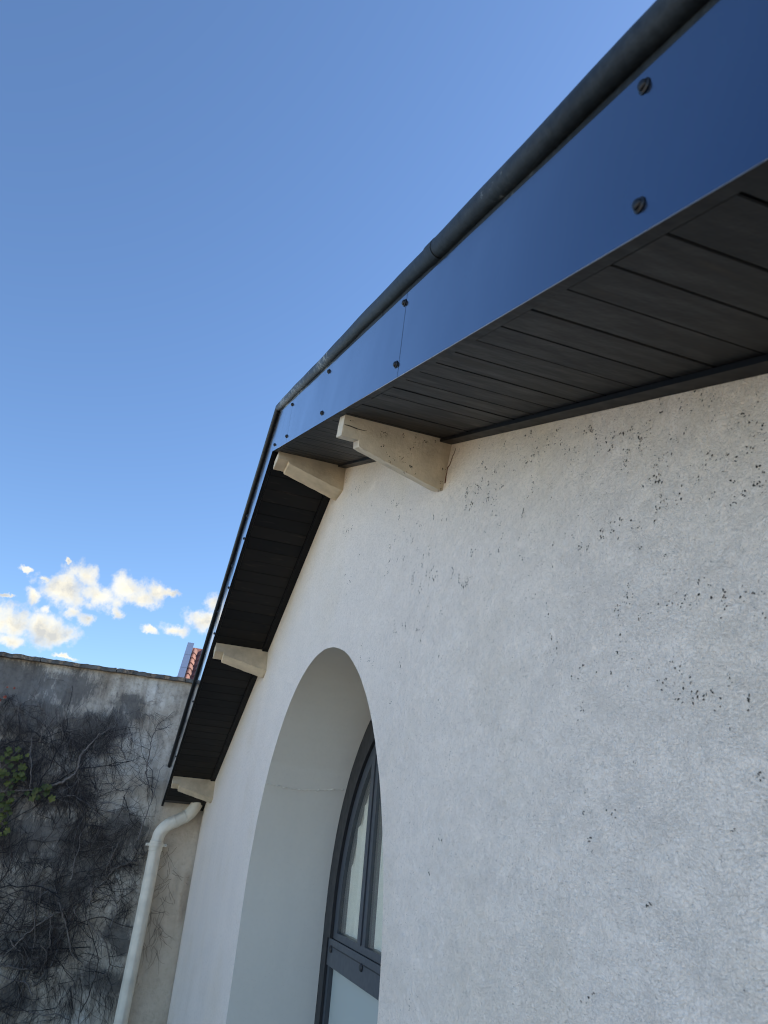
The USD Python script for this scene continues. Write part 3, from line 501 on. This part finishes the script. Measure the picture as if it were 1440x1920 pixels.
while y < 4.6:                                       # coping laid in lengths, its lip ragged
    L = .62 + rng.uniform(-.06, .08); n = 26; ring = []
    yy = np.linspace(y + .003, y + L - .003, n)
    for q in yy:
        e = meshkit.fbm(np.array([[q * 16, k * 3.1, 0.]]), 4, 31)[0] - .5; e2 = meshkit.fbm(np.array([[q * 20, k * 3.1, 5.]]), 4, 37)[0] - .5
        ring.append([(XW - .035 + e * .03, q, ZW - .036 + e2 * .012), (XW + .40, q, ZW - .036), (XW + .40, q, ZW + .012), (XW + .19, q, ZW + .03), (XW - .03 + e * .03, q, ZW + e2 * .018)])
    V = np.array(ring).reshape(-1, 3); f = []
    for i in range(n - 1):
        for j in range(5):
            a, b = i * 5 + j, i * 5 + (j + 1) % 5; f += [(a, b, b + 5), (a, b + 5, a + 5)]
    f += [(0, i + 1, i) for i in (1, 2, 3)] + [((n - 1) * 5, (n - 1) * 5 + i, (n - 1) * 5 + i + 1) for i in (1, 2, 3)]
    m = trimesh.Trimesh(V, f, process=False)
    if m.volume < 0: m.invert()
    obj('coping', m, M['coping'], bw, smooth=30); y += L; k += 1
obj('coping', bar((XW + .18, y, ZW - .01), (XW + .18, YW1, ZW - .01), .42, .05), M['coping'], bw)
obj('coping', bar((XW + .18, YW0, ZW - .01), (XW + .18, -.205, ZW - .01), .42, .05), M['coping'], bw)

# ---------------------------------------------------------------- dead creeper on the wall
vine = thing('dead_creeper', 'leafless tangle of dead creeper stems clinging to the blackened wall', 'creeper', (XW, 1.2, 0))
def wallx(y, z): return XW + .012 + float((meshkit.fbm(np.array([[y * 1.6, z * 1.6, 0]]), 5, 11)[0] - .5) * .05)
for i, s in enumerate(STEMS):
    P = spline([(XW, a, b) for a, b in s], 8 * len(s)); m = len(P)
    r0 = rng.uniform(.004, .0075) * (1.5 if i in (0, 5, 12, 15, 17) else 1)
    P[:, 0] -= .010 + r0 + .018 * np.sin(np.linspace(0, np.pi, m)) * rng.uniform(.2, 1.2)
    P[:, 1:] += rng.normal(0, .0045, (m, 2))
    obj('stem', tube(P, np.linspace(r0, r0 * .45, m) * rng.uniform(.75, 1.25, m), 7), M['bark'], vine, smooth=True)
groups = [[], [], []]
def add_twig(P, r, tone): groups[tone].append(tube(P, np.linspace(r, r * .45, len(P)), 4 if r > .003 else 3, False))
def grow(a, b, ang, L, n, wander, lift):
    """A shoot that clings to the wall: n points from (a, b), turning a little at each step."""
    P, st = [], L / (n - 1)
    for j in range(n):
        if a < .40 or b > ZW - .10 or b < .2 or a > 2.6: break
        P.append((XW - .004 - lift * (.4 + .6 * math.sin(2.2 * j / n + L * 40)), a, b)); ang += rng.normal(0, wander); a += math.cos(ang) * st; b += math.sin(ang) * st
    return (np.array(P), ang) if len(P) > 2 else (None, ang)
S2 = np.array([(a, b, ry, rz) for a, b, ry, rz in STAINS])
def mat_density(a, b): return float(np.max(1.2 - np.hypot((S2[:, 0] - a) / (S2[:, 2] * 1.2), (S2[:, 1] - b) / (S2[:, 3] * 1.2))))
mains = [spline([(XW, a, b) for a, b in s], 14) for s in STEMS]
for i in range(44):                                   # older shoots wandering up and across the wall
    P, _ = grow(rng.uniform(.5, 2.2), rng.uniform(.3, 2.2), math.pi / 2 + rng.normal(0, .7), rng.uniform(.5, 1.3), 22, .22, rng.uniform(.006, .02))
    if P is None: continue
    r = rng.uniform(.0025, .0055); add_twig(P, r, int(rng.choice([1, 1, 2, 0]))); mains.append(P)
second = []
for P in mains:
    for j in range(1, len(P) - 1):
        if rng.random() < .62:
            d = P[min(j + 1, len(P) - 1)] - P[j - 1]; ang = math.atan2(d[2], d[1]) + rng.choice([-1, 1]) * rng.uniform(.35, 1.2)
            Q, _ = grow(P[j][1], P[j][2], ang, rng.gamma(3, .075) + .06, 10, .24, rng.uniform(.004, .022))
            if Q is not None: second.append(Q); add_twig(Q, rng.uniform(.0016, .0032), int(rng.choice(3, p=[.42, .33, .25])))
for Q in second:
    for j in range(1, len(Q) - 1):
        if rng.random() < .55:
            d = Q[j] - Q[j - 1]; ang = math.atan2(d[2], d[1]) + rng.choice([-1, 1]) * rng.uniform(.3, 1.1)
            T, _ = grow(Q[j][1], Q[j][2], ang, rng.gamma(2.4, .035) + .02, 7, .26, rng.uniform(.003, .028))
            if T is not None: add_twig(T, rng.uniform(.0009, .0018), int(rng.choice(3, p=[.5, .28, .22])))
n_tuft = 0
while n_tuft < 230:                                   # tufts of dry shoots hanging where the mat was thickest
    a, b = rng.uniform(.45, 2.4), rng.uniform(.35, 2.8)
    if mat_density(a, b) < rng.uniform(.1, .9): continue
    n_tuft += 1; base = -math.pi / 2 + rng.normal(0, .55)
    for _ in range(int(rng.integers(5, 15))):
        T, _ = grow(a + rng.normal(0, .03), b + rng.normal(0, .02), base + rng.normal(0, .35), rng.gamma(3, .05) + .05, 7, .16, rng.uniform(.01, .05))
        if T is not None: add_twig(T, rng.uniform(.0009, .0019), int(rng.choice(3, p=[.58, .27, .15])))
for i in range(60):                                   # fine rootlets right of and across the pipe
    a, b = rng.uniform(.16, .36), rng.uniform(.9, 1.72); drift = -math.pi / 2 + rng.normal(0, .5); P = []
    for j in range(7):
        P.append((XW - .004 - .01 * math.sin(j), a, b)); drift += rng.normal(0, .35); a += math.cos(drift) * .028; b += math.sin(drift) * .028
    groups[1].append(tube(P, np.linspace(.0014, .0006, 7), 3, False))
for nm, gs, mt in zip(('dark twigs', 'brown twigs', 'pale twigs'), groups, M['twig']):
    obj('twigs', cat(gs), mt, vine, smooth=True, kind='stuff')
# living leaves at the left edge
liv = thing('climbing_plant', 'green climbing plant with lobed leaves at the left edge of the blackened wall', 'climbing plant', (XW, 1.62, 0))
def leaf(p, size, tilt, roll):
    th = np.linspace(-np.pi, np.pi, 25)[:-1]; r = size * (.50 + .42 * np.abs(np.cos(2.5 * th)) ** .8 + .12 * np.cos(th)) * .62
    v = np.stack([.18 * r * np.abs(np.sin(th)) - .1 * size * np.cos(th) ** 2, r * np.sin(th), r * np.cos(th)], 1)
    v = np.vstack([v, [0, 0, 0]]); v[:, 0] *= -1
    Rm = trimesh.transformations.euler_matrix(roll, tilt, rng.uniform(-.5, .5))[:3, :3]
    f = [(i, (i + 1) % 24, 24) for i in range(24)]
    return trimesh.Trimesh(v @ Rm.T + p, f, process=False)
for i, (a, b) in enumerate(LEAVES):
    red = b > 2.6
    for _ in range(4 if not red else 2):
        q = rng.normal(0, .04, 2)
        obj('leaf', leaf(np.array([XW - .05 - rng.uniform(0, .06), a + q[0], b + q[1]]), rng.uniform(.030, .060) * (.5 if red else 1), rng.uniform(.1, .8), math.pi + rng.normal(0, .7)), M['red_leaf'] if red else M['leaf'], liv)
for (a0, b0, a1, b1_) in ((1.75, 2.0, 1.62, 2.35), (1.75, 1.6, 1.60, 2.1), (1.7, 2.0, 1.36, 2.05), (1.95, 2.3, 1.86, 2.84)):
    P = spline([(XW - .03, a0, b0), (XW - .05, (a0 + a1) / 2 + .03, (b0 + b1_) / 2), (XW - .06, a1, b1_)], 12)
    obj('stem', tube(P, np.linspace(.005, .003, 12), 6), M['bark'], liv, smooth=True)

# ---------------------------------------------------------------- downpipe
dp = thing('downpipe', 'ivory plastic downpipe with a swan neck, bracketed to the old wall beside the gable', 'downpipe', (XW - .085, .36, 0))
xp = XW - .085; PR = .053
neck = spline([(xp, .045, 2.13), (xp, .075, 2.045), (xp, .125, 1.965), (xp, .20, 1.915), (xp, .285, 1.865), (xp, .338, 1.80), (xp, .352, 1.725)], 44)
obj('swan_neck', tube(neck, PR * .98, 28), M['pvc'], dp, smooth=50)
obj('pipe', tube(spline([(xp, .352, 1.728), (xp, .354, 1.2), (xp, .362, .55), (xp, .366, .03)], 14), PR, 28), M['pvc'], dp, smooth=50)
for i in (17, 24):
    d = neck[i + 1] - neck[i]; d /= np.linalg.norm(d)
    obj('socket', tube([neck[i] - d * .007, neck[i] - d * .005, neck[i] + d * .005, neck[i] + d * .007], [PR * .99, PR * 1.05, PR * 1.05, PR * .99], 28), M['pvc'], dp, smooth=30)
obj('socket', tube([(xp, .352, 1.735), (xp, .352, 1.73), (xp, .352, 1.66), (xp, .352, 1.655)], [PR, PR * 1.07, PR * 1.07, PR], 28), M['pvc'], dp, smooth=30)
cl = obj('clamp', tube([(xp, .352, 1.716), (xp, .352, 1.714), (xp, .352, 1.690), (xp, .352, 1.688)], [PR * 1.0, PR * 1.2, PR * 1.2, PR], 28), M['pvc'], dp, smooth=30)
for s2 in (-1, 1):
    obj('lug', bar((xp - .004, .352 + s2 * .055, 1.702), (xp - .004, .352 + s2 * .088, 1.702), .022, .022, .004), M['pvc'], cl)
    obj('bolt', tube([(xp - .02, .352 + s2 * .077, 1.702), (xp + .06, .352 + s2 * .077, 1.702)], .004, 8), M['alu'], cl)
obj('fixing', bar((xp + .05, .352, 1.702), (XW + .03, .352, 1.702), .03, .02), M['alu'], cl)

# ---------------------------------------------------------------- neighbour's roof beyond the wall
nh = thing('neighbour_house', 'house beyond the old wall with a red tiled roof and solar panels along its verge', 'house', (14, -2, 0))
NX, NZ0, RUN, RISE, NY1 = 13.6, 3.775, 1.70, 1.40, .229                       # eaves x and z, roof run and rise, verge y
sl = np.array([RUN, 0, RISE]); SLN = np.linalg.norm(sl); sl /= SLN; nr = np.array([-sl[2], 0, sl[0]])
def rp(u, v, h): return np.array([NX, NY1, NZ0]) + sl * u + np.array([0, -1, 0]) * (v + .088 * u) + nr * h   # the verge runs a little askew
E0 = [rp(0, .004, 0), rp(0, 6, 0), rp(SLN, 6, 0), rp(SLN, .004, 0)]
obj('roof', trimesh.convex.convex_hull(np.array(E0 + [p - nr * .1 for p in E0])), M['tile'], nh)
back = [rp(SLN, .03, -.02), rp(SLN, 6, -.02), rp(SLN, 6, -.02) + [RUN, 0, -RISE], rp(SLN, .25, -.02) + [RUN, 0, -RISE]]
obj('roof', trimesh.convex.convex_hull(np.array(back + [b - np.array([0, 0, .1]) for b in back])), M['tile'], nh)
obj('wall', bar((NX + RUN - .002, NY1 - 6.2, 1.9), (NX + RUN - .002, NY1 - .75, 1.9), 2 * RUN - .5, 3.78), M['house'], nh)
for i in range(4):
    u0, u1 = .12 + i * .53, .12 + i * .53 + .515
    c8 = [rp(u, v, h) for u in (u0, u1) for v in (.0, .128) for h in (.06, .09)]
    pn = obj('solar_panel', trimesh.convex.convex_hull(np.array(c8)), M['solar'], nh)
TW, TL = .165, .21
for r_ in range(int(SLN / TL)):
    for q in range(8):
        v0 = .140 + q * TW; u0 = r_ * TL; A = []
        for du, lift in ((-.02, .028), (TL, .006)):
            for a in np.linspace(0, 1, 9):
                A.append(rp(u0 + du, v0 + a * TW * 1.04, .012 + lift + .032 * math.sin(a * 2 * math.pi + .6) + rng.normal(0, .0012)))
        A = np.array(A); B = A - nr * .012; V = np.vstack([A, B]); f = []
        for a in range(8):
            f += [(a, a + 1, a + 10), (a, a + 10, a + 9), (18 + a, 18 + a + 10, 18 + a + 1), (18 + a, 18 + a + 9, 18 + a + 10), (a, 18 + a, 18 + a + 1), (a, 18 + a + 1, a + 1)]
        obj('roof_tile', trimesh.Trimesh(V, f, process=False), M['tile'], nh, smooth=40)
